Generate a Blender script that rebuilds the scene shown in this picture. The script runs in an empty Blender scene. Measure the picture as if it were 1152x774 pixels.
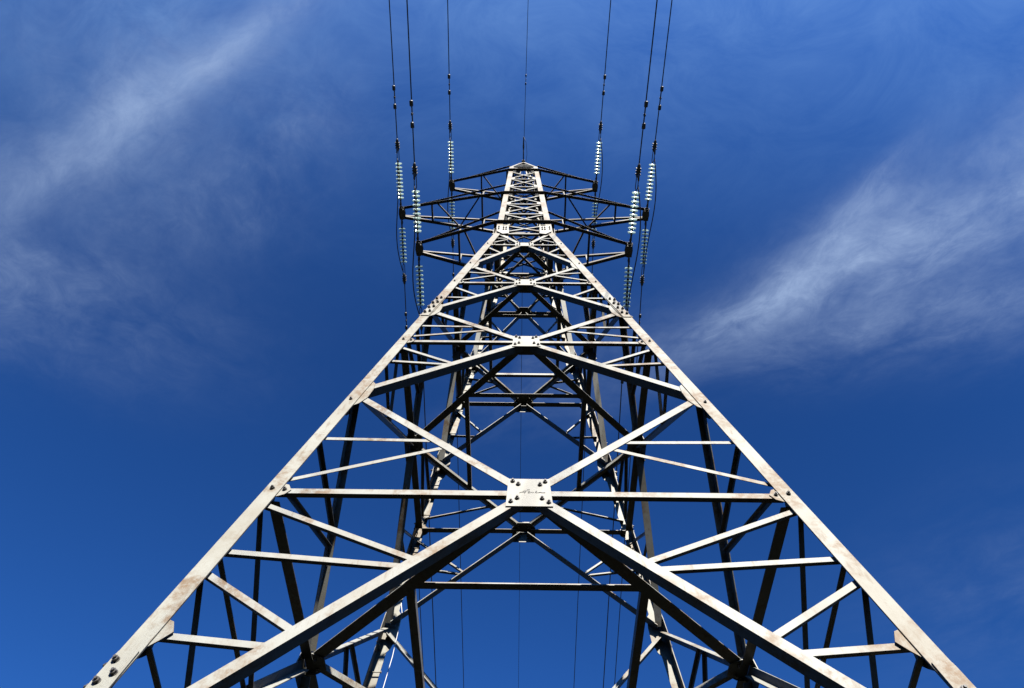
import bpy, bmesh, math, random
from mathutils import Vector, Matrix
random.seed(7)
R = math.radians
scn = bpy.context.scene
C = scn.collection

# ------------------------------------------------------------------ camera
cam_d = bpy.data.cameras.new('camera')
cam_d.sensor_width = 36.0
cam_d.lens = 728.202 / 1152 * 36.0
cam_d.clip_start = 0.05
cam_d.clip_end = 20000
cam_o = bpy.data.objects.new('camera', cam_d)
C.objects.link(cam_o)
_r = Vector((0.99989325, -0.00189124, 0.01448801))
_u = Vector((-0.00834021, -0.88804681, 0.45967739))
_f = Vector((-0.01199667, 0.45974915, 0.88796779))
M = Matrix.Identity(4)
for i in range(3):
    M[i][0], M[i][1], M[i][2] = _r[i], _u[i], -_f[i]
M[0][3], M[1][3], M[2][3] = -0.108, -7.0673, 0.0
cam_o.matrix_world = M
scn.camera = cam_o

# ------------------------------------------------------------------ light
SUN_AZ, SUN_EL = R(11), R(37)          # behind the viewer, slightly to the right
SUN = Vector((math.sin(SUN_AZ) * math.cos(SUN_EL), -math.cos(SUN_AZ) * math.cos(SUN_EL), math.sin(SUN_EL)))
ld = bpy.data.lights.new('sun', 'SUN')
ld.energy = 5.0
ld.angle = R(0.5)
ld.color = (1.0, 0.955, 0.865)
lo = bpy.data.objects.new('sun', ld)
C.objects.link(lo)
lo.location = SUN * 60
lo.rotation_euler = SUN.to_track_quat('Z', 'Y').to_euler()
scn.view_settings.view_transform = 'Standard'
scn.view_settings.look = 'None'
scn.view_settings.gamma = 1
scn.view_settings.use_curve_mapping = False
scn.view_settings.exposure = 2.16
scn.cycles.max_bounces = 6
scn.cycles.diffuse_bounces = 0

# ------------------------------------------------------------------ sky
wd = bpy.data.worlds.new('World')
scn.world = wd
wd.use_nodes = True
nt = wd.node_tree
nt.nodes.clear()
N, LK = nt.nodes, nt.links


def nd(kind, **kw):
    n = N.new(kind)
    for k, v in kw.items():
        setattr(n, k, v)
    return n


def mt(op, a, b=None, c=None, clamp=False):
    n = nd('ShaderNodeMath', operation=op, use_clamp=clamp)
    for i, v in enumerate((a, b, c)):
        if v is None:
            continue
        if isinstance(v, (int, float)):
            n.inputs[i].default_value = v
        else:
            LK.new(v, n.inputs[i])
    return n.outputs[0]


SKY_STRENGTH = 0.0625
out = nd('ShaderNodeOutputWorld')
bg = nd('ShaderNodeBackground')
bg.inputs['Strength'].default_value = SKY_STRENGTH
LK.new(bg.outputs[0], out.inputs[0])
sky = nd('ShaderNodeTexSky', sky_type='NISHITA', sun_disc=False)
sky.sun_elevation = SUN_EL
sky.sun_rotation = math.pi - SUN_AZ
sky.air_density = 1.0
sky.dust_density = 0.3
sky.ozone_density = 3.0
tc = nd('ShaderNodeTexCoord')
sep = nd('ShaderNodeSeparateXYZ')
LK.new(tc.outputs['Generated'], sep.inputs[0])
# clear, polarised sky: deepest about ninety degrees away from the sun
dotn = nd('ShaderNodeVectorMath', operation='DOT_PRODUCT')
LK.new(tc.outputs['Generated'], dotn.inputs[0])
dotn.inputs[1].default_value = SUN
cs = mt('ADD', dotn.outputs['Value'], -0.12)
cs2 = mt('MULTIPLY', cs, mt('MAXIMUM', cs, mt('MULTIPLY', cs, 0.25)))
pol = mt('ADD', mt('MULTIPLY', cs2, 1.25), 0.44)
pol = mt('MINIMUM', pol, 1.1)  # caps the unseen sunward glow, to limit light on undersides
hz = nd('ShaderNodeMapRange', interpolation_type='SMOOTHSTEP')   # added dimming of the low, unseen sky, to keep undersides dark
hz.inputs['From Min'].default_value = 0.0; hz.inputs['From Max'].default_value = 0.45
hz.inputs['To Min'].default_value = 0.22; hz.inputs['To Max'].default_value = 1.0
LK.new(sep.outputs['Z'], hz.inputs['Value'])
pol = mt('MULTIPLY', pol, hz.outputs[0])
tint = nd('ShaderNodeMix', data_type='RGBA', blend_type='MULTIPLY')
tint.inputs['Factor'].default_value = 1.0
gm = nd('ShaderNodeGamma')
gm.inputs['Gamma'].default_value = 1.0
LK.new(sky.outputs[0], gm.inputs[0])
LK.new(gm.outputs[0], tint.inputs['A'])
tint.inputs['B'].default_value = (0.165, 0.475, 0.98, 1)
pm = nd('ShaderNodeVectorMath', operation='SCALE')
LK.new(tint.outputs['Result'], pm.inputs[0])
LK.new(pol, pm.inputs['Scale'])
# high cirrus: the direction is met with a flat layer overhead
zc = mt('MAXIMUM', sep.outputs['Z'], 0.06)
px = mt('DIVIDE', sep.outputs['X'], zc)
py = mt('DIVIDE', sep.outputs['Y'], zc)
plane = nd('ShaderNodeCombineXYZ')
LK.new(px, plane.inputs[0]); LK.new(py, plane.inputs[1])
# slow swirl so that nothing runs dead straight
wn = nd('ShaderNodeTexNoise')
wn.inputs['Scale'].default_value = 2.2
wn.inputs['Detail'].default_value = 3.0
LK.new(plane.outputs[0], wn.inputs['Vector'])
wsub = nd('ShaderNodeVectorMath', operation='SUBTRACT')
LK.new(wn.outputs['Color'], wsub.inputs[0]); wsub.inputs[1].default_value = (0.5, 0.5, 0.5)
wsc = nd('ShaderNodeVectorMath', operation='SCALE')
LK.new(wsub.outputs[0], wsc.inputs[0]); wsc.inputs['Scale'].default_value = 0.13
warp = nd('ShaderNodeVectorMath', operation='ADD')
LK.new(plane.outputs[0], warp.inputs[0]); LK.new(wsc.outputs[0], warp.inputs[1])


def streak(cx, cy, ang, length, width, amount, nscale, stretch, seed, lo_, hi_, power=1.0):
    """one cirrus band: soft ellipse times wispy noise drawn out along it"""
    mp = nd('ShaderNodeMapping', vector_type='TEXTURE')
    mp.inputs['Location'].default_value = (cx, cy, 0)
    mp.inputs['Rotation'].default_value = (0, 0, ang)
    LK.new(warp.outputs[0], mp.inputs['Vector'])
    sp = nd('ShaderNodeSeparateXYZ')
    LK.new(mp.outputs[0], sp.inputs[0])
    a = mt('DIVIDE', sp.outputs[0], length); b = mt('DIVIDE', sp.outputs[1], width)
    d2 = mt('ADD', mt('MULTIPLY', a, a), mt('MULTIPLY', b, b))
    env = mt('POWER', 2.718, mt('MULTIPLY', d2, -1.0))
    ms = nd('ShaderNodeMapping')
    ms.inputs['Scale'].default_value = (1.0, 1 + (stretch - 1) * .6, 1)
    ms.inputs['Location'].default_value = (seed * 3.1, seed * 1.7, seed)
    LK.new(mp.outputs[0], ms.inputs['Vector'])
    nz = nd('ShaderNodeTexNoise')
    nz.inputs['Scale'].default_value = nscale
    nz.inputs['Detail'].default_value = 5.0
    nz.inputs['Roughness'].default_value = 0.62
    nz.inputs['Distortion'].default_value = 0.35
    LK.new(ms.outputs[0], nz.inputs['Vector'])
    rp = nd('ShaderNodeMapRange', interpolation_type='SMOOTHSTEP')
    rp.inputs['From Min'].default_value = lo_; rp.inputs['From Max'].default_value = hi_
    LK.new(nz.outputs['Fac'], rp.inputs['Value'])
    # fine fibres inside the band
    mf = nd('ShaderNodeMapping')
    mf.inputs['Scale'].default_value = (1.0, 1 + (stretch - 1) * .9, 1)
    mf.inputs['Rotation'].default_value = (0, 0, 0.35 * math.sin(seed * 2.3))
    mf.inputs['Location'].default_value = (seed * 1.3, seed * 4.1, seed)
    LK.new(mp.outputs[0], mf.inputs['Vector'])
    nf = nd('ShaderNodeTexNoise')
    nf.inputs['Scale'].default_value = nscale * 3.2
    nf.inputs['Detail'].default_value = 5.0
    nf.inputs['Roughness'].default_value = 0.72
    nf.inputs['Distortion'].default_value = 0.9
    LK.new(ms.outputs[0] if False else mf.outputs[0], nf.inputs['Vector'])
    rf = nd('ShaderNodeMapRange')
    rf.inputs['From Min'].default_value = 0.30; rf.inputs['From Max'].default_value = 0.72
    rf.inputs['To Min'].default_value = 0.50; rf.inputs['To Max'].default_value = 1.32
    LK.new(nf.outputs['Fac'], rf.inputs['Value'])
    return mt('MULTIPLY', mt('MULTIPLY', mt('MULTIPLY', env, rp.outputs[0]), rf.outputs[0]), amount)


CL = [
    # right band: from the tower shoulder up to the right edge, opening like a fan
    streak(0.38, 0.455, -0.60, 0.20, 0.045, 0.41, 5.0, 2.2, 1.0, 0.15, 0.80),
    streak(0.58, 0.345, -0.50, 0.22, 0.080, 0.45, 5.0, 2.0, 2.0, 0.18, 0.80),
    streak(0.540, 0.270, -1.05, 0.12, 0.032, 0.33, 6.0, 2.0, 3.0, 0.15, 0.78),
    streak(0.74, 0.26, -0.60, 0.24, 0.090, 0.40, 5.0, 1.8, 9.0, 0.18, 0.82),
    streak(0.78, 0.12, -0.85, 0.22, 0.06, 0.24, 5.0, 1.6, 13.0, 0.18, 0.82),
    streak(0.62, 0.47, -0.25, 0.34, 0.075, 0.24, 5.0, 2.2, 4.0, 0.22, 0.82),
    streak(0.90, 0.42, -0.30, 0.22, 0.10, 0.17, 5.0, 1.8, 15.0, 0.25, 0.82),
    # left band falling from the top to the left edge
    streak(-0.38, 0.030, -0.50, 0.17, 0.026, 0.30, 4.0, 2.0, 5.0, 0.05, 0.80),
    streak(-0.53, 0.120, -0.45, 0.20, 0.040, 0.30, 4.0, 2.0, 14.0, 0.08, 0.80),
    streak(-0.72, 0.235, -0.50, 0.20, 0.050, 0.23, 4.0, 1.8, 16.0, 0.10, 0.80),
    streak(-0.60, 0.12, -0.50, 0.32, 0.130, 0.26, 4.0, 1.6, 6.0, 0.15, 0.85),
    streak(-0.36, 0.21, -0.9, 0.15, 0.07, 0.19, 8.0, 1.3, 7.0, 0.28, 0.82),
    streak(-0.55, 0.30, -0.4, 0.20, 0.07, 0.16, 6.0, 1.3, 17.0, 0.28, 0.82),
    streak(-0.82, 0.42, 0.25, 0.26, 0.13, 0.28, 4.0, 1.4, 8.0, 0.18, 0.85),
    streak(0.10, 0.58, -0.4, 0.22, 0.10, 0.16, 5.0, 1.6, 10.0, 0.30, 0.82),
    streak(1.15, 1.05, -0.5, 0.34, 0.24, 0.14, 3.0, 1.6, 12.0, 0.22, 0.85),
]
tot = CL[0]
for c in CL[1:]:
    tot = mt('ADD', tot, c)
tot = mt('MINIMUM', tot, 0.9)
cm = nd('ShaderNodeMix', data_type='RGBA')
LK.new(tot, cm.inputs['Factor'])
veil = streak(0.0, -0.22, 0.0, 1.8, 0.36, 0.50, 2.0, 1.4, 11.0, -0.20, 0.90)      # thin veil high overhead
vm = nd('ShaderNodeMix', data_type='RGBA')
LK.new(veil, vm.inputs['Factor'])
LK.new(pm.outputs[0], vm.inputs['A'])
LK.new(vm.outputs['Result'], cm.inputs['A'])
CB = 0.238 / SKY_STRENGTH
vm.inputs['B'].default_value = (0.255 * CB, 0.47 * CB, 0.86 * CB, 1)
cm.inputs['B'].default_value = (0.46 * CB, 0.60 * CB, 0.85 * CB, 1)
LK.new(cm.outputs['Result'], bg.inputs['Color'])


# ------------------------------------------------------------------ materials
def steel(name, base, dark, rust_lo, rust_hi, rough=0.55, dirt=0.6):
    m = bpy.data.materials.new(name)
    m.use_nodes = True
    t = m.node_tree
    p = t.nodes['Principled BSDF']
    g = t.nodes.new('ShaderNodeNewGeometry')

    def noise(scale, detail, rgh=0.6, off=0.0):
        a = t.nodes.new('ShaderNodeVectorMath'); a.operation = 'ADD'
        t.links.new(g.outputs['Position'], a.inputs[0]); a.inputs[1].default_value = (off, off * 2, off * 3)
        n = t.nodes.new('ShaderNodeTexNoise')
        n.inputs['Scale'].default_value = scale; n.inputs['Detail'].default_value = detail
        n.inputs['Roughness'].default_value = rgh
        t.links.new(a.outputs[0], n.inputs['Vector'])
        return n.outputs['Fac']

    def ramp(v, a, b):
        r = t.nodes.new('ShaderNodeMapRange'); r.interpolation_type = 'SMOOTHSTEP'
        r.inputs['From Min'].default_value = a; r.inputs['From Max'].default_value = b
        t.links.new(v, r.inputs['Value'])
        return r.outputs[0]

    def mul(a, b):
        n = t.nodes.new('ShaderNodeMath'); n.operation = 'MULTIPLY'
        for i, v in enumerate((a, b)):
            if isinstance(v, (int, float)): n.inputs[i].default_value = v
            else: t.links.new(v, n.inputs[i])
        return n.outputs[0]

    def mix(f, a, b):
        n = t.nodes.new('ShaderNodeMix'); n.data_type = 'RGBA'
        t.links.new(f, n.inputs['Factor'])
        for k, v in (('A', a), ('B', b)):
            if isinstance(v, tuple): n.inputs[k].default_value = (*v, 1)
            else: t.links.new(v, n.inputs[k])
        return n.outputs['Result']
    c = mix(ramp(noise(1.3, 4), 0.35, 0.7), base, dark)
    c = mix(mul(ramp(noise(38, 5, 0.7, 3.1), 0.5, 0.75), 0.35), c, (dark[0] * .75, dark[1] * .7, dark[2] * .6))
    big = ramp(noise(1.5, 5, 0.65, 7.7), rust_lo, rust_hi)
    fine = ramp(noise(11, 7, 0.75, 1.3), 0.34, 0.60)
    c = mix(mul(mul(big, fine), 0.92), c, (0.072, 0.043, 0.019))
    # grimy runs, drawn out along the steeper direction
    sc = t.nodes.new('ShaderNodeMapping'); sc.inputs['Scale'].default_value = (9, 9, 1.6)
    t.links.new(g.outputs['Position'], sc.inputs['Vector'])
    rn = t.nodes.new('ShaderNodeTexNoise'); rn.inputs['Scale'].default_value = 1.6; rn.inputs['Detail'].default_value = 6; rn.inputs['Roughness'].default_value = 0.65
    t.links.new(sc.outputs[0], rn.inputs['Vector'])
    c = mix(mul(ramp(rn.outputs['Fac'], 0.53, 0.70), dirt), c, (0.068, 0.046, 0.025))
    speck = ramp(noise(70, 3, 0.6, 5.2), 0.66, 0.74)
    c = mix(mul(speck, mul(ramp(noise(2.1, 3, 0.6, 9.1), 0.4, 0.65), 0.75)), c, (0.05, 0.03, 0.018))
    t.links.new(c, p.inputs['Base Color'])
    p.inputs['Roughness'].default_value = rough
    p.inputs['Specular IOR Level'].default_value = 0.22
    b = t.nodes.new('ShaderNodeBump'); b.inputs['Strength'].default_value = 0.12; b.inputs['Distance'].default_value = 0.01
    t.links.new(noise(60, 4, 0.7), b.inputs['Height'])
    t.links.new(b.outputs[0], p.inputs['Normal'])
    return m


def plain(name, col, rough=0.5, metal=0.0, trans=0.0, var=0.0):
    m = bpy.data.materials.new(name)
    m.use_nodes = True
    t = m.node_tree
    p = t.nodes['Principled BSDF']
    p.inputs['Base Color'].default_value = (*col, 1)
    p.inputs['Roughness'].default_value = rough
    p.inputs['Metallic'].default_value = metal
    p.inputs['Transmission Weight'].default_value = trans
    if var:
        n = t.nodes.new('ShaderNodeTexNoise'); n.inputs['Scale'].default_value = 9
        n.inputs['Detail'].default_value = 5
        g = t.nodes.new('ShaderNodeNewGeometry')
        t.links.new(g.outputs['Position'], n.inputs['Vector'])
        r = t.nodes.new('ShaderNodeMix'); r.data_type = 'RGBA'
        r.inputs['A'].default_value = (*[c * (1 - var) for c in col], 1)
        r.inputs['B'].default_value = (*[c * (1 + var) for c in col], 1)
        t.links.new(n.outputs['Fac'], r.inputs['Factor'])
        t.links.new(r.outputs['Result'], p.inputs['Base Color'])
    return m


STEEL = steel('galvanised_steel', (0.1400, 0.1415, 0.1290), (0.1160, 0.1096, 0.0920), 0.50, 0.62)
LEGST = steel('weathered_leg_steel', (0.1385, 0.1365, 0.1180), (0.1072, 0.0968, 0.0752), 0.47, 0.60)
PLATE = steel('plate_steel', (0.1568, 0.1523, 0.1344), (0.1389, 0.1317, 0.1111), 0.60, 0.80, dirt=0.2)
ARMST = steel('upper_steel', (0.1000, 0.0928, 0.0784), (0.0720, 0.0640, 0.0504), 0.48, 0.70)
BOLT = plain('bolt_steel', (0.018, 0.015, 0.012), 0.5, 0.0, 0, 0.4)
FIT = plain('dark_fitting', (0.016, 0.0155, 0.015), 0.55, 0.0, 0, 0.3)
WIRE = plain('aluminium_conductor', (0.022, 0.022, 0.024), 0.55, 0.0, 0, 0.2)
CABLE = plain('earthing_cable', (0.3200, 0.3200, 0.3120), 0.5)
INK = plain('marker_ink', (0.035, 0.035, 0.04), 0.8)
def glass_mat():
    m = bpy.data.materials.new('toughened_glass'); m.use_nodes = True
    t = m.node_tree; t.nodes.clear()
    o = t.nodes.new('ShaderNodeOutputMaterial')
    tr = t.nodes.new('ShaderNodeBsdfTransparent'); tr.inputs['Color'].default_value = (0.86, 0.95, 0.90, 1)
    tl = t.nodes.new('ShaderNodeBsdfTranslucent'); tl.inputs['Color'].default_value = (0.46, 0.56, 0.50, 1)
    df = t.nodes.new('ShaderNodeBsdfDiffuse'); df.inputs['Color'].default_value = (0.31, 0.38, 0.335, 1)
    gl = t.nodes.new('ShaderNodeBsdfGlossy'); gl.inputs['Roughness'].default_value = 0.15; gl.inputs['Color'].default_value = (0.8, 0.85, 0.82, 1)
    def mx(f, a, b):
        n = t.nodes.new('ShaderNodeMixShader'); n.inputs[0].default_value = f
        t.links.new(a.outputs[0], n.inputs[1]); t.links.new(b.outputs[0], n.inputs[2]); return n
    body = mx(0.45, tl, df)
    thin = mx(0.40, body, tr)
    t.links.new(mx(0.10, thin, gl).outputs[0], o.inputs[0])
    return m


GLASS = glass_mat()
GRASS = plain('grass', (0.012, 0.013, 0.006), 0.95, 0, 0, 0.5)
CONC = plain('concrete', (0.32, 0.31, 0.29), 0.9, 0, 0, 0.2)

# ------------------------------------------------------------------ ground
GZ = -1.6
bm = bmesh.new()
bmesh.ops.create_grid(bm, x_segments=40, y_segments=40, size=3000)
me = bpy.data.meshes.new('ground'); bm.to_mesh(me); bm.free()
me.materials.append(GRASS)
go = bpy.data.objects.new('ground', me); C.objects.link(go)
go.location = (0, 0, GZ)
go['kind'] = 'structure'

# ------------------------------------------------------------------ shape helpers
def thing(name, label, cat, loc, group=None, rot=None):
    o = bpy.data.objects.new(name, None); C.objects.link(o)
    o.empty_display_size = 0.3
    o.location = loc
    if rot is not None:
        o.rotation_euler = rot
    o['label'] = label; o['category'] = cat
    if group: o['group'] = group
    return o


WORLD = {}


def emit(name, bm, mats, parent=None, plabel=None, kind=None):
    """link a bmesh given in world space as one object centred on itself (parents here are never rotated)"""
    bmesh.ops.recalc_face_normals(bm, faces=bm.faces)
    lo_ = Vector([min(v.co[i] for v in bm.verts) for i in range(3)])
    hi_ = Vector([max(v.co[i] for v in bm.verts) for i in range(3)])
    c = (lo_ + hi_) / 2
    for v in bm.verts: v.co -= c
    me = bpy.data.meshes.new(name); bm.to_mesh(me); bm.free()
    for m in (mats if isinstance(mats, (list, tuple)) else [mats]):
        me.materials.append(m)
    o = bpy.data.objects.new(name, me); C.objects.link(o)
    pw = WORLD.get(parent.name, parent.location) if parent else Vector((0, 0, 0))
    o.parent = parent
    o.location = c - pw
    WORLD[o.name] = c
    if plabel: o['label'] = plabel
    if kind: o['kind'] = kind
    return o


def hexa(bm, p, mi=0):
    """box from 8 points: p[0..3] one end loop, p[4..7] the other"""
    v = [bm.verts.new(q) for q in p]
    for idx in ((0, 1, 2, 3), (7, 6, 5, 4), (0, 4, 5, 1), (1, 5, 6, 2), (2, 6, 7, 3), (3, 7, 4, 0)):
        f = bm.faces.new([v[i] for i in idx]); f.material_index = mi


def prism(bm, a, b, loop, mi=0):
    """sweep a closed 2D loop of offset vectors from a to b"""
    va = [bm.verts.new(a + o) for o in loop]; vb = [bm.verts.new(b + o) for o in loop]
    n = len(loop)
    for i in range(n):
        f = bm.faces.new((va[i], va[(i + 1) % n], vb[(i + 1) % n], vb[i])); f.material_index = mi
    f = bm.faces.new(va[::-1]); f.material_index = mi
    f = bm.faces.new(vb); f.material_index = mi


def angle(bm, p0, p1, n, side, a, b, t, off=0.0, mi=0, centre=True):
    """rolled L section from p0 to p1. One flange lies flat with its outer face at distance off behind the plane of
    normal n and reaches from the corner in direction side (made square to the bar); the other goes in along -n at the corner."""
    p0, p1 = Vector(p0), Vector(p1)
    d = (p1 - p0).normalized()
    n = (n - d * n.dot(d)).normalized()
    s = Vector(side); s = (s - d * s.dot(d)); s = (s - n * s.dot(n)).normalized()
    c = -n * off - (s * a / 2 if centre else Vector())
    loop = [c, c + s * a, c + s * a - n * t, c + s * t - n * t, c + s * t - n * b, c - n * b]
    prism(bm, p0, p1, loop, mi)


def tube(bm, pts, r, seg=8, mi=0, caps=True):
    pts = [Vector(p) for p in pts]
    rings = []
    up = Vector((0, 0, 1))
    for i, p in enumerate(pts):
        d = (pts[min(i + 1, len(pts) - 1)] - pts[max(i - 1, 0)]).normalized()
        x = d.cross(up)
        if x.length < 1e-3: x = d.cross(Vector((1, 0, 0)))
        x.normalize(); y = x.cross(d).normalized()
        rr = r[i] if isinstance(r, (list, tuple)) else r
        rings.append([bm.verts.new(p + (x * math.cos(2 * math.pi * k / seg) + y * math.sin(2 * math.pi * k / seg)) * rr) for k in range(seg)])
    for a, b in zip(rings, rings[1:]):
        for k in range(seg):
            f = bm.faces.new((a[k], a[(k + 1) % seg], b[(k + 1) % seg], b[k])); f.material_index = mi; f.smooth = True
    if caps:
        f = bm.faces.new(rings[0][::-1]); f.material_index = mi
        f = bm.faces.new(rings[-1]); f.material_index = mi


def bolt(bm, p, n, r=0.024, h=0.03, mi=1):
    """washer, hexagonal nut and a stub of thread standing out along n"""
    p = Vector(p); n = Vector(n).normalized()
    x = n.cross(Vector((0.3, 0.2, 1))).normalized(); y = n.cross(x)
    ph = random.random()
    def ring(rr, k): return [x * rr * math.cos(2 * math.pi * i / k + ph) + y * rr * math.sin(2 * math.pi * i / k + ph) for i in range(k)]
    prism(bm, p - n * 0.002, p + n * 0.004, ring(r * 1.25, 12), mi)
    prism(bm, p + n * 0.004, p + n * h, ring(r, 6), mi)
    prism(bm, p + n * h, p + n * (h + r * 0.7), ring(r * 0.5, 8), mi)


# ------------------------------------------------------------------ tower geometry
W0, WS = 0.8949, 0.1262
ZW, ZT, WT, ZAP = 19.5, 30.137, 0.6381, 34.0
H1, H2, H3 = 20.5133, 24.684, 29.126
L1, L2, L3 = 3.492, 4.752, 3.237


def w(z):
    return W0 + WS * (ZW - z) if z <= ZW else W0 + (WT - W0) * (z - ZW) / (ZT - ZW)


def faceframe(k):
    """face k: 0 front (towards the viewer), 1 right, 2 rear, 3 left. Returns the mapping (x, z, depth) -> world and the outward normal"""
    c, s = [(1, 0), (0, 1), (-1, 0), (0, -1)][k]
    def P(x, z, ex=0.0):
        y = -w(z) - ex
        return Vector((c * x - s * y, s * x + c * y, z))
    def nrm(z):
        b = WS if z < ZW else (W0 - WT) / (ZT - ZW)
        v = Vector((0, -1, b)).normalized()
        return Vector((c * v.x - s * v.y, s * v.x + c * v.y, v.z))
    return P, nrm


UP, DN = Vector((0, 0, 1)), Vector((0, 0, -1))
tower = thing('transmission_tower', 'tall bolted lattice steel pylon with rusty cream legs and six crossarms, seen from its foot', 'pylon', (0, 0, GZ))
WORLD[tower.name] = Vector((0, 0, GZ))

# ---- legs
LEGSEC = [(GZ, .165), (7.56, .165), (11.2, .17), (11.3, .185), (15.2, .20), (19.4, .215)]


def legw(z):
    for (z0, a0), (z1, a1) in zip(LEGSEC, LEGSEC[1:]):
        if z <= z1: return a0 + (a1 - a0) * (z - z0) / (z1 - z0)
    return .19


def legring(sx, sy, z, t=0.014):
    a, ww = legw(z), w(z)
    x = lambda i: sx * (ww - i); y = lambda i: sy * (ww - i)
    return [Vector(q + (z,)) for q in ((x(0), y(0)), (x(a), y(0)), (x(a), y(t)), (x(t), y(t)), (x(t), y(a)), (x(0), y(a)))]


ZA, ZB, ZC, ZD = 5.17, 9.66, 13.5, 17.70
Z0, Z1, Z2, Z3 = 1.92, 7.56, 11.42, 15.16
SHAFT = [ZW, H1] + [H1 + (H2 - H1) * i / 3 for i in (1, 2, 3)] + [H2 + (H3 - H2) * i / 3 for i in (1, 2, 3)] + [ZT]
legs = {}
for sx in (-1, 1):
    for sy in (-1, 1):
        bm = bmesh.new()
        zs = [GZ, 2.9, 7.56, 11.2, 11.3, 15.2, 19.45, 19.55, H1, H2, H3, ZT]
        rings = [[bm.verts.new(q) for q in legring(sx, sy, z)] for z in zs]
        for a, b in zip(rings, rings[1:]):
            for i in range(6):
                bm.faces.new((a[i], a[(i + 1) % 6], b[(i + 1) % 6], b[i]))
        bm.faces.new(rings[0]); bm.faces.new(rings[-1])
        # foot plate on the ground
        c = Vector((sx * (w(GZ) - .08), sy * (w(GZ) - .08), 0))
        hexa(bm, [Vector((c.x + i * .22, c.y + j * .22, GZ + .002)) for i, j in ((-1, -1), (1, -1), (1, 1), (-1, 1))] +
                 [Vector((c.x + i * .22, c.y + j * .22, GZ + .027)) for i, j in ((-1, -1), (1, -1), (1, 1), (-1, 1))])
        # single bolts where struts meet the leg
        for fs in (0, 1):
            for z in (ZA, ZB, ZC, ZD, ZA + .0, Z3 + .1, Z1 - .25, Z2 + .45):
                d = 0.075
                if fs == 0: p, n = Vector((sx * (w(z) - d), sy * w(z), z)), Vector((0, sy, WS))
                else: p, n = Vector((sx * w(z), sy * (w(z) - d), z)), Vector((sx, 0, WS))
                bolt(bm, p, n, 0.021, 0.022)
        legs[sx, sy] = emit('leg', bm, [LEGST, BOLT], tower)

# ---- splice plates on the legs (children of the legs)
for (sx, sy), lg in legs.items():
    for z0, z1, nb in ((0.9, 3.06, 5), (10.95, 12.15, 4)):
        bm = bmesh.new()
        for fs in (0, 1):
            e = 0.003; t = 0.014
            def q(z, d, o):
                if fs == 0: return Vector((sx * (w(z) - d), sy * (w(z) + o), z))
                return Vector((sx * (w(z) + o), sy * (w(z) - d), z))
            wd0 = legw(z0) * (1.35 if z1 < 4 else 0.93)
            wd1 = legw(z1) * 0.96
            d0 = .012
            hexa(bm, [q(z0, d0, e), q(z0, wd0, e), q(z0, wd0, e + t), q(z0, d0, e + t),
                      q(z1, d0, e), q(z1, wd1, e), q(z1, wd1, e + t), q(z1, d0, e + t)])
            n = Vector((0, sy, WS)) if fs == 0 else Vector((sx, 0, WS))
            if z1 < 4:
                for zz, d in (((2.98, .05), (2.87, .115), (2.80, .05)) if sx < 0 else ((2.83, .11),)):
                    bolt(bm, q(zz, d, e + t), n, 0.0225, 0.026)
            for i in range(nb if z1 > 4 else 3):
                zz = z0 + (z1 - z0) * (i + .55) / nb
                for d in ((.05, .125) if z1 > 4 else ((.055,) if i % 2 else (.10,))):
                    bolt(bm, q(zz + (.06 if d > .1 and z1 > 4 else 0), d, e + t), n, 0.026, 0.034)
        emit('splice_plate', bm, [LEGST, BOLT], lg)

# ---- climbing pegs up the far left leg
lg = legs[-1, 1]
for i in range(44):
    z = 1.2 + i * .40
    bm = bmesh.new()
    c = Vector((-w(z), w(z), z))
    if i % 2: a_, b_ = c + Vector((.05, -.014, 0)), c + Vector((.05, -.15, 0))
    else: a_, b_ = c + Vector((.014, -.07, 0)), c + Vector((.19, -.07, 0))
    tube(bm, [a_, b_], .010, 6)
    tube(bm, [b_, b_ + (b_ - a_).normalized() * .014], .020, 6)
    emit('climbing_peg', bm, LEGST, lg)

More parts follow.
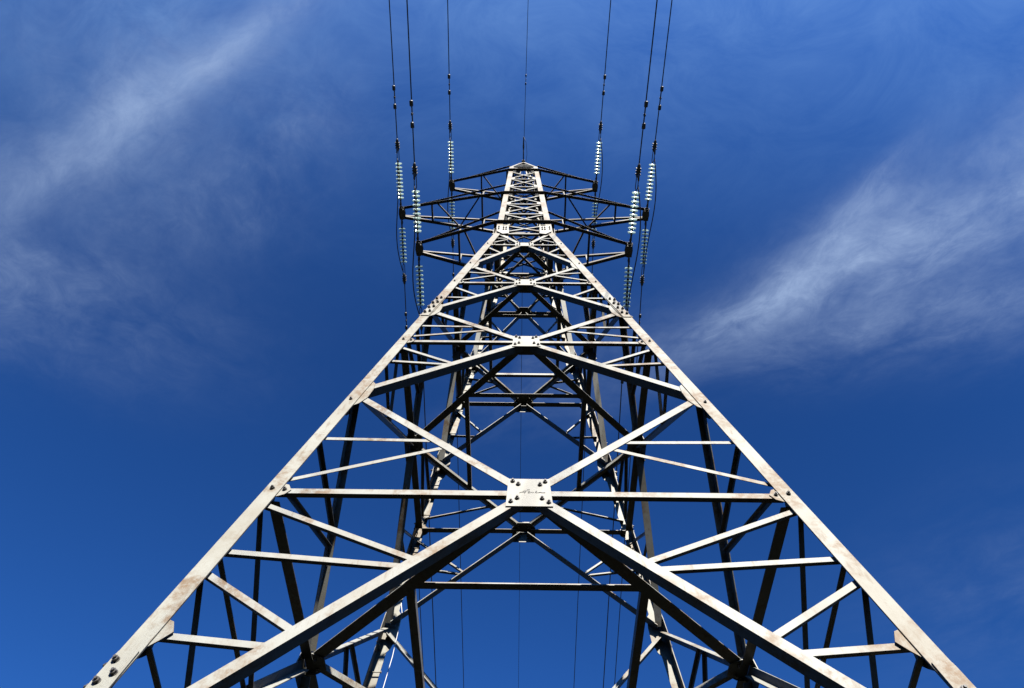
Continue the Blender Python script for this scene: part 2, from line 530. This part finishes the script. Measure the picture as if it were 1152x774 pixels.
# ---- lower body: panels with X diagonals, gussets, struts, secondary bracing
PAN = [  # lo, centre, hi, diag width, secondary (leg z, diag z), strut size
    (Z0, ZA, Z1, .105, .105, [(4.95, 4.14), (4.23, 4.06), (3.95, 3.31), (3.27, 3.17)], [(6.30, 6.27), (5.38, 6.12)], .085, .06),
    (Z1, ZB, Z2, .120, .125, [(9.40, 8.69), (8.80, 8.66)], [(10.50, 10.47), (9.93, 10.28)], .085, .06),
    (Z2, ZC, Z3, .115, .125, [(13.2, 12.46), (12.36, 12.34)], [(14.52, 14.36), (13.72, 14.25)], .09, .065),
    (Z3, ZD, ZW, .115, .125, [(17.45, 16.62), (16.4, 16.5)], [(18.75, 18.68), (18.0, 18.6)], .09, .065),
]
OFF = 0.0265
rest = bmesh.new()
for k in range(4):
    P, nrm = faceframe(k)
    for pi, (zl, zc_, zh, dw, dd, slo, shi, hs, ss) in enumerate(PAN):
        n = nrm(zc_)
        for sx in (-1, 1):
            # X diagonals, each half from the centre plate to the leg
            inl, inh = 0.10, 0.10
            lo_end = P(sx * (w(zl) - inl), zl + .10); hi_end = P(sx * (w(zh) - inh), zh - .08)
            c0 = P(sx * .10, zc_)
            bm = bmesh.new(); angle(bm, P(sx * .10, zc_ - .09), lo_end, n, UP, dw * (.8 if k == 2 else 1), dd * (1.2 if k == 2 else 1), .011, OFF)
            emit('diagonal_brace', bm, STEEL, tower)
            bm = bmesh.new(); angle(bm, P(sx * .10, zc_ + .09), hi_end, n, UP if k == 2 else DN, dw * (.8 if k == 2 else 1), dd * (1.2 if k == 2 else .8), .011, OFF)
            emit('diagonal_brace', bm, STEEL, tower)
            # half of the horizontal strut
            bm = bmesh.new(); angle(bm, P(sx * .14, zc_), P(sx * (w(zc_) - .13), zc_), n, UP, hs, .052 if k == 0 else .125, .009, OFF)
            emit('horizontal_strut', bm, STEEL, tower)
            # secondary members between leg and diagonal
            for lst, ze in ((slo, zl), (shi, zh)):
                for zleg, zd in lst:
                    f = (zd - zc_) / (ze - zc_)
                    xd = sx * (.0 + f * w(ze))
                    a, b = P(sx * (w(zleg) - .10), zleg), P(xd, zd)
                    own = pi < 2 or (pi == 2 and k == 0)
                    bm = bmesh.new() if own else rest
                    angle(bm, a, b, n, UP if ze == zl or k == 2 else DN, ss, ss * (.62 if k == 0 else 1.0 if k == 2 else .9), .007, OFF + .0125 + (.0 if own else .0))
                    if own: emit('secondary_brace', bm, STEEL, tower)
        # centre gusset plate with its bolts
        bm = bmesh.new()
        hw, hh, tt = (.215, .245, .011)
        hwb = hw * 1.09
        if pi == 2: hw = hwb = .24
        if pi == 3: hw = hwb = .26; hh = .22
        e0 = -.0125
        pts = [P(-hwb, zc_ - hh, e0 - tt), P(hwb, zc_ - hh, e0 - tt), P(hw, zc_ + hh, e0 - tt), P(-hw, zc_ + hh, e0 - tt)]
        hexa(bm, pts + [q + n * tt for q in pts])
        for bx, bz in ((-.79, .79), (-.52, .56), (.53, .54), (.79, .76), (-.79, -.70), (-.52, -.46), (.55, -.48), (.83, -.74)):
            wx = hwb if bz < 0 else hw
            bolt(bm, P(bx * wx, zc_ + bz * hh, e0), n, .0225, .021)
        emit('gusset_plate', bm, [PLATE, BOLT], tower,
             'large gusset plate with a dark handwritten scribble across it' if (k, pi) == (0, 0) else None)
        # small plates where the strut meets the leg, and at the panel corner
        for sx in (-1, 1):
            bm = bmesh.new()
            lw = legw(zc_)
            g = [(lw - .03, .12), (lw + .05, .09), (lw + .10, .0), (lw + .06, -.08), (lw - .03, -.13)]
            loop0 = [P(sx * (w(zc_) - d), zc_ + dz, -.025) for d, dz in g]
            va = [bm.verts.new(q) for q in loop0]; vb = [bm.verts.new(q + n * .0105) for q in loop0]
            bm.faces.new(va); bm.faces.new(vb)
            for i in range(5): bm.faces.new((va[i], va[(i + 1) % 5], vb[(i + 1) % 5], vb[i]))
            bolt(bm, P(sx * (w(zc_) - lw - .035), zc_, -.0145), n, .020, .022)
            emit('strut_plate', bm, [LEGST, BOLT], tower)
        for sx in (-1, 1):
            if pi == 0: continue
            lw = legw(zl)
            bm = bmesh.new()
            g = [(lw - .05, .42), (lw + .05, .30), (lw + .09, .10), (lw + .10, -.16), (lw + .05, -.34), (lw - .05, -.46)]
            loop0 = [P(sx * (w(zl + dz) - d), zl + dz, -.025) for d, dz in g]
            va = [bm.verts.new(q) for q in loop0]; vb = [bm.verts.new(q + n * .0105) for q in loop0]
            bm.faces.new(va); bm.faces.new(vb)
            for i in range(6): bm.faces.new((va[i], va[(i + 1) % 6], vb[(i + 1) % 6], vb[i]))
            emit('corner_plate', bm, [LEGST, BOLT], tower)
    # low node plate on the legs
    for sx in (-1, 1):
        bm = bmesh.new(); lw = legw(3.2); n = nrm(3.2)
        g = [(lw - .03, .16), (lw + .04, .13), (lw + .10, .03), (lw + .05, -.05), (lw - .03, -.15)]
        loop0 = [P(sx * (w(3.24 + dz) - d), 3.24 + dz, -.025) for d, dz in g]
        va = [bm.verts.new(q) for q in loop0]; vb = [bm.verts.new(q + n * .0105) for q in loop0]
        bm.faces.new(va); bm.faces.new(vb)
        for i in range(5): bm.faces.new((va[i], va[(i + 1) % 5], vb[(i + 1) % 5], vb[i]))
        emit('strut_plate', bm, [LEGST, BOLT], tower)
        # waist plate
        bm = bmesh.new(); lw = legw(19.4)
        n = Vector((nrm(10).x, nrm(10).y, 0)).normalized()
        e = .004
        g = [(.03, .48), (lw + .19, .44), (lw + .21, -.30), (lw + .02, -.36), (.05, -.10)]
        loop0 = [P(sx * (w(ZW) - d), ZW, e + .05) + UP * dz for d, dz in g]
        va = [bm.verts.new(q) for q in loop0]; vb = [bm.verts.new(q + n * .012) for q in loop0]
        bm.faces.new(va); bm.faces.new(vb)
        for i in range(5): bm.faces.new((va[i], va[(i + 1) % 5], vb[(i + 1) % 5], vb[i]))
        for d, dz in ((.25, .25), (.33, .25), (.25, .05), (.33, .05), (.10, .30), (.10, .10)):
            bolt(bm, P(sx * (w(ZW) - d), ZW, e + .062) + UP * dz, n, .026, .028)
        emit('waist_plate', bm, [PLATE, BOLT], tower)
emit('secondary_brace', rest, STEEL, tower, kind='stuff')

# ---- plan bracing at the panel centres: a diamond between the face centres and a square inside it
for z, a in ((ZA, .145), (ZB, .12), (ZC, .11), (ZD, .10)):
    ww = w(z) - .06
    mid = [Vector((0, -ww, z)), Vector((ww, 0, z)), Vector((0, ww, z)), Vector((-ww, 0, z))]
    for i in range(4):
        p, q = mid[i], mid[(i + 1) % 4]
        d = (q - p).normalized()
        bm = bmesh.new(); ar = a if i in (0, 3) else a * .54
        angle(bm, p + d * .08, q - d * .08, DN, (p + q), ar, ar, .010, -.0)
        emit('plan_brace', bm, STEEL, tower)
    for i in range(4):     # flat plates that tie the diamond to the face struts
        o_ = mid[i].normalized() if False else Vector((mid[i].x, mid[i].y, 0)).normalized()
        t_ = Vector((-o_.y, o_.x, 0)); m_ = Vector((mid[i].x, mid[i].y, z - .006)) + o_ * .03
        bm = bmesh.new(); hw_ = .24 if i in (0, 2) else .20
        g = [(-hw_, 0), (hw_, 0), (hw_ * .95, -.11), (hw_ * .5, -.24), (-hw_ * .5, -.24), (-hw_ * .95, -.11)]
        va = [bm.verts.new(m_ + t_ * a_ + o_ * b_) for a_, b_ in g]; vb = [bm.verts.new(v.co - UP * .010) for v in va]
        bm.faces.new(va); bm.faces.new(vb)
        for j in range(6): bm.faces.new((va[j], va[(j + 1) % 6], vb[(j + 1) % 6], vb[j]))
        for a_, b_ in ((-.15, -.07), (-.09, -.13), (.15, -.07), (.09, -.13)): bolt(bm, m_ + t_ * a_ + o_ * b_ - UP * .010, DN, .022, .026)
        emit('plan_plate', bm, [STEEL, BOLT], tower)
    hm = [(mid[i] + mid[(i + 1) % 4]) / 2 for i in range(4)]
    for i in range(4):
        p, q = hm[i] + UP * .012, hm[(i + 1) % 4] + UP * .012
        if z == ZD or (z == ZB and i == 1): continue
        bm = bmesh.new(); angle(bm, p, q, DN, (p + q) * Vector((1, 1, 0)), a * .66, a * .66, .008, 0)
        emit('plan_brace', bm, STEEL, tower)

# ---- upper shaft
for k in range(4):
    P, nrm = faceframe(k)
    for i, (za, zb) in enumerate(zip(SHAFT, SHAFT[1:])):
        n = nrm(za + .5)
        for sx in (-1, 1):
            bm = bmesh.new()
            angle(bm, P(-sx * (w(za) - .14), za + .10), P(sx * (w(zb) - .14), zb - .10), n, UP, .07, .06, .008, .0265 + (.010 if sx > 0 else 0))
            emit('shaft_brace', bm, STEEL, tower)
        for sx in (-1, 1):
            if i == 0: continue
            bm = bmesh.new(); d0, d1 = .17, .33
            pts = [P(sx * (w(za) - d0), za - .16, -.025), P(sx * (w(za) - d1), za - .12, -.025), P(sx * (w(za) - d1), za + .12, -.025), P(sx * (w(za) - d0), za + .16, -.025)]
            hexa(bm, pts + [q + n * .0105 for q in pts])
            emit('shaft_plate', bm, PLATE, tower)
    for z in SHAFT[:-1]:
        n = nrm(z + .1)
        arm = z in (H1, H2, H3)
        if arm: continue
        bm = bmesh.new(); angle(bm, P(-w(z) + .15, z), P(w(z) - .15, z), n, UP, .075, .07, .008, .047)
        emit('shaft_strut', bm, STEEL, tower)
    for z in (H1, H2, H3):     # belts at the arm levels, outside the legs
        bm = bmesh.new()
        n = nrm(z); hn = Vector((n.x, n.y, 0)).normalized()
        p, q = P(-w(z) + (.0 if k % 2 == 0 else .02), z, .006), P(w(z) - (.0 if k % 2 == 0 else .02), z, .006)
        angle(bm, p, q, DN, hn, .11, .10, .009, 0, centre=False)
        emit('shaft_belt', bm, ARMST, tower)
# diaphragms inside the shaft
for z in (ZW, H1, H2, H3, ZT):
    for sgn in (-1, 1):
        a = w(z) - .10
        bm = bmesh.new(); angle(bm, Vector((-a, -a * sgn, z + .03 + .012 * sgn)), Vector((a, a * sgn, z + .03 + .012 * sgn)), DN, (0, 1, 0), .07, .06, .008, 0)
        emit('plan_brace', bm, ARMST, tower)

# ---- peak
apex = Vector((0, 0, ZAP))
for sx in (-1, 1):
    for sy in (-1, 1):
        bm = bmesh.new()
        angle(bm, Vector((sx * (WT - .01), sy * (WT - .01), ZT)), apex + Vector((sx * .05, sy * .05, 0)), Vector((0, sy, 0)), Vector((-sx, 0, 0)), .10, .10, .010, 0, centre=False)
        emit('peak_leg', bm, STEEL, tower)
for k in range(4):
    c, s = [(1, 0), (0, 1), (-1, 0), (0, -1)][k]
    def Q(x, t):
        ww = WT * (1 - t) + .05 * t
        y = -ww
        return Vector((c * x * ww - s * y, s * x * ww + c * y, ZT + (ZAP - ZT) * t))
    n = Vector((s, -c, .18)).normalized()
    for t0, t1 in ((0.02, .34), (.36, .64)):
        for sx in (-1, 1):
            bm = bmesh.new(); angle(bm, Q(-sx * .9, t0), Q(sx * .9, t1), n, UP, .06, .05, .007, .016 + (.009 if sx > 0 else 0))
            emit('peak_brace', bm, STEEL, tower)
    bm = bmesh.new(); angle(bm, Q(-.95, .0), Q(.95, .0), n, UP, .075, .07, .008, .034); emit('peak_brace', bm, STEEL, tower)
    bm = bmesh.new(); angle(bm, Q(-.9, .35), Q(.9, .35), n, UP, .06, .05, .008, .034); emit('peak_brace', bm, STEEL, tower)
bm = bmesh.new()
hexa(bm, [apex + Vector((i * .09, j * .16, -.10)) for i, j in ((-1, -1), (1, -1), (1, 1), (-1, 1))] + [apex + Vector((i * .07, j * .14, .06)) for i, j in ((-1, -1), (1, -1), (1, 1), (-1, 1))])
emit('peak_cap', bm, FIT, tower)

# ---- crossarms
TIPS = {}
ARMS = [('lower', H1, L1, SHAFT[2], [.51], [(.43, .22)]),
        ('middle', H2, L2, SHAFT[5], [.22, .72], [(.66, .47), (.25, .44)]),
        ('upper', H3, L3, ZT, [.5], [(.46, .16)])]
for aname, h, L, ht, struts, diags in ARMS:
    for sx in (-1, 1):
        ws, wt_ = w(h), w(ht)
        tip = Vector((sx * L, 0, h)); TIPS[aname, sx] = tip
        # the crossarm's own mesh is the tip: hanger plates and lugs
        bm = bmesh.new()
        def plate(outline, n_, th):
            va = [bm.verts.new(tip + q_) for q_ in outline]; vb = [bm.verts.new(tip + q_ + n_ * th) for q_ in outline]
            bm.faces.new(va[::-1]); bm.faces.new(vb)
            for j_ in range(len(va)): bm.faces.new((va[j_], va[(j_ + 1) % len(va)], vb[(j_ + 1) % len(va)], vb[j_]))
        OUT = [(-.07, -.33), (.06, -.33), (.10, -.20), (.12, 0), (.10, .20), (.06, .33), (-.07, .33), (-.17, .20), (-.20, 0), (-.17, -.20)]
        for zz in (-.016, -.125):      # two flat hanger plates with the lugs between them
            plate([Vector((sx * x_ * .8, y_ * .82 * (1 if zz > -.1 else .85), zz)) for x_, y_ in OUT], UP, .014)
        for xx in (-.10, .07):
            plate([Vector((sx * xx, y_, z_)) for y_, z_ in ((-.22, -.11), (.22, -.11), (.26, -.05), (.14, .14), (-.14, .14), (-.26, -.05))], Vector((1, 0, 0)), .012)
        for sy in (-1, 1):
            for xx in (-.09, .04):
                bolt(bm, tip + Vector((sx * xx, sy * .16, -.125)), DN, .028, .045, 0)
            tube(bm, [tip + Vector((0, sy * .27, -.16)), tip + Vector((0, sy * .27, .03))], .024, 8)
            tube(bm, [tip + Vector((0, sy * .27, -.06)), tip + Vector((0, sy * .36, -.07)), tip + Vector((0, sy * .43, -.06))], [.03, .045, .025], 8)
        arm = emit('crossarm', bm, FIT, tower)
        ch = {}
        for sy in (-1, 1):
            a = tip + Vector((-sx * .10, sy * .14, .012)); b = Vector((sx * (ws - .02), sy * (ws + .0), h + .012))
            ch[sy] = (a, b)
            bm = bmesh.new(); angle(bm, a, b, DN, (0, sy, 0), .11, .10, .010, 0, centre=False)
            emit('chord', bm, ARMST, arm)
            t0 = tip + Vector((-sx * .08, sy * .12, .06)); t1 = Vector((sx * (wt_ - .02), sy * (wt_ - .02), ht))
            bm = bmesh.new(); angle(bm, t0, t1, DN, (0, sy, 0), .075, .075, .008, 0, centre=False)
            emit('tie', bm, ARMST, arm)
            for f in struts:       # hangers between tie and chord
                p = b.lerp(a, f); q = t1.lerp(t0, f)
                bm = bmesh.new(); angle(bm, p + UP * .01, q, Vector((0, sy, 0)), (sx, 0, 0), .05, .05, .006, .0)
                emit('hanger', bm, ARMST, arm)
        for f in struts:
            p, q = ch[-1][1].lerp(ch[-1][0], f), ch[1][1].lerp(ch[1][0], f)
            bm = bmesh.new(); angle(bm, p + UP * .011, q + UP * .011, DN, (sx, 0, 0), .065, .06, .007, 0)
            emit('strut', bm, ARMST, arm)
        for f0, f1 in diags:
            p, q = ch[-1][1].lerp(ch[-1][0], f0), ch[1][1].lerp(ch[1][0], f1)
            bm = bmesh.new(); angle(bm, p + UP * .020, q + UP * .020, DN, (sx, 0, 0), .055, .05, .007, 0)
            emit('diagonal', bm, ARMST, arm)

# ---- the scribble on the big front plate
P, nrm = faceframe(0)
bm = bmesh.new()
n0 = nrm(ZA)
def ink(pts, r=.0023):
    tube(bm, [P(x, ZA + z, -.0125 + .002) for x, z in pts], r, 5)
ink([(-.10, -.02), (-.085, -.005), (-.055, -.003), (-.03, .0)], .0028)
ink([(-.065, .012), (-.045, .02), (-.02, .022), (.005, .018)])
ink([(-.035, .022), (-.045, -.012), (-.05, -.03)])
ink([(-.01, -.008), (.002, .006), (.012, -.004), (.004, -.018), (-.01, -.02), (-.012, -.008)])
ink([(.018, -.014), (.03, .002), (.032, -.016), (.046, -.004), (.05, -.018)])
ink([(.062, -.016), (.078, .012), (.074, .024), (.066, .006), (.072, -.016), (.088, -.012)])
ink([(.094, -.012), (.112, -.004), (.132, -.013), (.165, -.010)], .0042)
ink([(-.02, .045), (.01, .044)], .0022)
plate0 = [o for o in tower.children if o.name.startswith('gusset_plate') and o.get('label')][0]
emit('scribble', bm, INK, plate0)

# ------------------------------------------------------------------ insulator strings
# prototype along local +Y, starting at the arm tip
def localpart(name, bm, mats, parent):
    bmesh.ops.recalc_face_normals(bm, faces=bm.faces)
    me = bpy.data.meshes.new(name); bm.to_mesh(me); bm.free()
    for m in (mats if isinstance(mats, (list, tuple)) else [mats]): me.materials.append(m)
    o = bpy.data.objects.new(name, me); C.objects.link(o); o.parent = parent
    return o


def lathe(bm, prof, seg=24, mi=0):
    rings = [[bm.verts.new((r * math.cos(2 * math.pi * k / seg), y, r * math.sin(2 * math.pi * k / seg))) for k in range(seg)] for y, r in prof]
    for a, b in zip(rings, rings[1:]):
        for k in range(seg):
            f = bm.faces.new((a[k], a[(k + 1) % seg], b[(k + 1) % seg], b[k])); f.material_index = mi; f.smooth = True
    for rg in (rings[0], rings[-1]):
        f = bm.faces.new(rg); f.material_index = mi


def disc_mesh():
    bm = bmesh.new()
    # glass shell: domed towards the tower, ribbed underneath
    lathe(bm, [(.052, .030), (.054, .055), (.059, .092), (.067, .118), (.080, .1275), (.098, .126), (.097, .112), (.084, .100),
               (.090, .090), (.078, .080), (.088, .066), (.074, .056), (.082, .042), (.072, .030)], 28, 0)
    lathe(bm, [(-.012, .018), (-.010, .034), (.030, .042), (.056, .040), (.058, .020)], 16, 1)   # iron cap
    lathe(bm, [(.070, .022), (.100, .012), (.140, .012)], 10, 1)                              # pin
    return bm


def make_string():
    root = thing('insulator_string', 'proto', 'insulator', (0, 0, 0), 'glass insulator strings at the crossarm tips')
    bm = bmesh.new()
    tube(bm, [(0, .16, -.05), (0, .30, -.02), (0, .42, 0)], .022, 8)
    hexa(bm, [Vector((i * .035, .24, j * .012)) for i, j in ((-1, -1), (1, -1), (1, 1), (-1, 1))] + [Vector((i * .025, .40, j * .012)) for i, j in ((-1, -1), (1, -1), (1, 1), (-1, 1))])
    localpart('shackle', bm, FIT, root)
    d0 = None
    for i in range(10):
        if d0 is None: d = d0 = localpart('disc', disc_mesh(), [GLASS, FIT], root)
        else:
            d = d0.copy(); C.objects.link(d); d.parent = root
        d.location = (0, .42 + i * .144, 0)
    bm = bmesh.new()
    for xx in (-.035, .035):
        tube(bm, [(0, 1.86, 0), (xx, 1.95, 0), (xx, 2.28, 0), (0, 2.36, 0)], .014, 6)
    localpart('link', bm, FIT, root)
    bm = bmesh.new()
    tube(bm, [(0, 2.28, 0), (0, 2.32, 0), (0, 2.50, -.01), (0, 2.66, -.015), (0, 2.72, -.01)], [.035, .062, .068, .05, .022], 10)
    tube(bm, [(0, 2.40, -.03), (0, 2.36, -.12), (0, 2.22, -.20)], [.04, .035, .028], 8)
    for yy in (2.38, 2.47, 2.56):
        hexa(bm, [Vector((i * .075, yy + j * .018, -.07)) for i, j in ((-1, -1), (1, -1), (1, 1), (-1, 1))] + [Vector((i * .075, yy + j * .018, .085)) for i, j in ((-1, -1), (1, -1), (1, 1), (-1, 1))])
    localpart('clamp', bm, FIT, root)
    return root


def copy_tree(o):
    r = o.copy(); C.objects.link(r)
    for chd in list(o.children):
        c = chd.copy(); C.objects.link(c); c.parent = r
    return r


DIRN = Vector((0.02, -1, 0.0)).normalized()
DIRF = Vector((0.0, 1, -0.18)).normalized()
SIDE = {-1: 'left', 1: 'right'}
ARMTXT = {'lower': 'lowest', 'middle': 'longest, middle', 'upper': 'shortest, topmost'}
proto = make_string(); first = True
for aname in ('upper', 'middle', 'lower'):
    for sx in (-1, 1):
        for dr, txt in ((DIRN, 'upper glass disc string reaching overhead'), (DIRF, 'lower glass disc string running away')):
            o = proto if first else copy_tree(proto); first = False
            o.location = TIPS[aname, sx] + dr * .10 + Vector((0, 0, -.06))
            o.rotation_euler = dr.to_track_quat('Y', 'Z').to_euler()
            o['label'] = '%s from the tip of the %s %s crossarm' % (txt, ARMTXT[aname], SIDE[sx])

# ------------------------------------------------------------------ conductors, jumpers, dampers, earth wire
def near_pt(p, t): return p + Vector((.02 * t, -t, 0.00045 * t * t))
def far_pt(p, t): return p + Vector((0, t, -.18 * t + .18 * t * t / 260))
def steps(t0, t1, n=70): return [t0 + (t1 - t0) * (i / n) ** 2 for i in range(n + 1)]


def tagged(o, label, cat, group):
    o['label'] = label; o['category'] = cat; o['group'] = group
    return o


def make_damper():
    root = thing('vibration_damper', 'proto', 'damper', (0, 0, 0), 'vibration dampers clamped on the wires')
    bm = bmesh.new(); tube(bm, [(0, -.36, -.075), (0, 0, -.07), (0, .36, -.075)], .010, 6); localpart('messenger', bm, FIT, root)
    for s in (-1, 1):
        bm = bmesh.new(); tube(bm, [(0, s * .22, -.075), (0, s * .24, -.075), (0, s * .38, -.075), (0, s * .40, -.075)], [.03, .056, .060, .04], 10)
        localpart('weight', bm, FIT, root)
    bm = bmesh.new()
    hexa(bm, [Vector((i * .025, j * .035, -.085)) for i, j in ((-1, -1), (1, -1), (1, 1), (-1, 1))] + [Vector((i * .03, j * .03, .035)) for i, j in ((-1, -1), (1, -1), (1, 1), (-1, 1))])
    localpart('clamp', bm, FIT, root)
    return root


damp = make_damper(); dfirst = True


def place_damper(p, d, label, scale=1.0):
    global dfirst
    o = damp if dfirst else copy_tree(damp); dfirst = False
    o.location = p; o.rotation_euler = d.to_track_quat('Y', 'Z').to_euler(); o.scale = (scale,) * 3
    o['label'] = label


for aname in ('upper', 'middle', 'lower'):
    for sx in (-1, 1):
        base = TIPS[aname, sx] + Vector((0, 0, -.06))
        pos = '%s %s crossarm' % (ARMTXT[aname], SIDE[sx])
        bm = bmesh.new(); tube(bm, [near_pt(base, t) for t in steps(2.72, 220)], .019, 8)
        tagged(emit('conductor', bm, WIRE), 'dark conductor wire passing overhead from the %s' % pos, 'power line', 'conductor wires')
        bm = bmesh.new(); tube(bm, [far_pt(base, t) for t in steps(2.72, 260)], .019, 8)
        tagged(emit('conductor', bm, WIRE), 'dark conductor wire running away behind the tower from the %s' % pos, 'power line', 'conductor wires')
        place_damper(near_pt(base, 4.25), DIRN, 'two-weight damper on the overhead wire of the %s' % pos)
        place_damper(far_pt(base, 4.25), DIRF, 'two-weight damper on the receding wire of the %s' % pos, .9)
        a, b = near_pt(base, 2.2) + Vector((0, 0, -.20)), far_pt(base, 2.2) + Vector((0, 0, -.20))
        bm = bmesh.new()
        sag = {'upper': .70, 'middle': .45, 'lower': .55}[aname]
        tube(bm, [a.lerp(b, u) + Vector((sx * .05 * math.sin(math.pi * u) + .07 * math.sin(2 * math.pi * u), 0, -sag * (math.sin(math.pi * u)) ** .8)) for u in [i / 28 for i in range(29)]], .019, 8)
        tagged(emit('jumper_loop', bm, WIRE), 'dark jumper wire hanging in a loop under the tip of the %s' % pos, 'wire', 'jumper loops')

# earth wire at the peak
bm = bmesh.new(); tube(bm, [near_pt(apex, t) for t in steps(.35, 220)], .012, 6)
tagged(emit('earth_wire', bm, WIRE), 'thin earth wire passing overhead from the peak of the tower', 'power line', 'earth wires')
bm = bmesh.new(); tube(bm, [far_pt(apex, t) for t in steps(.35, 260)], .012, 6)
tagged(emit('earth_wire', bm, WIRE), 'thin earth wire running away behind the tower from its peak', 'power line', 'earth wires')
place_damper(near_pt(apex, 4.0), DIRN, 'small damper on the overhead earth wire above the tower peak', .6)
ec = thing('earth_wire_clamp', 'dark clamp holding the overhead earth wire at the tower peak', 'clamp', apex + Vector((0, -.2, .02)))
bm = bmesh.new(); tube(bm, [(0, .05, 0), (0, -.45, 0)], .03, 8); tube(bm, [(0, -.45, 0), (0, -.6, 0), (0, -1.1, 0)], [.03, .045, .02], 8); localpart('clamp', bm, FIT, ec)
bm = bmesh.new(); tube(bm, [(.02, -1.1, 0), (.14, -.8, -.1), (.18, -.3, -.25), (.12, .2, -.3)], .009, 6); localpart('bonding_lead', bm, WIRE, ec)

# earthing cable down the far left leg
def legpt(z, dx, dy): return Vector((-w(z) + dx, w(z) + dy, z))
bm = bmesh.new()
tube(bm, [legpt(8.05, .17, -.05), legpt(7.8, .26, -.10), legpt(7.0, .33, -.16), legpt(6.0, .35, -.2), legpt(4.0, .33, -.2), legpt(1.0, .28, -.15), legpt(-1.55, .2, -.1)], .007, 6)
tagged(emit('earthing_cable', bm, CABLE), 'thin pale earthing cable hanging down beside the far left leg', 'cable', 'earthing cables')
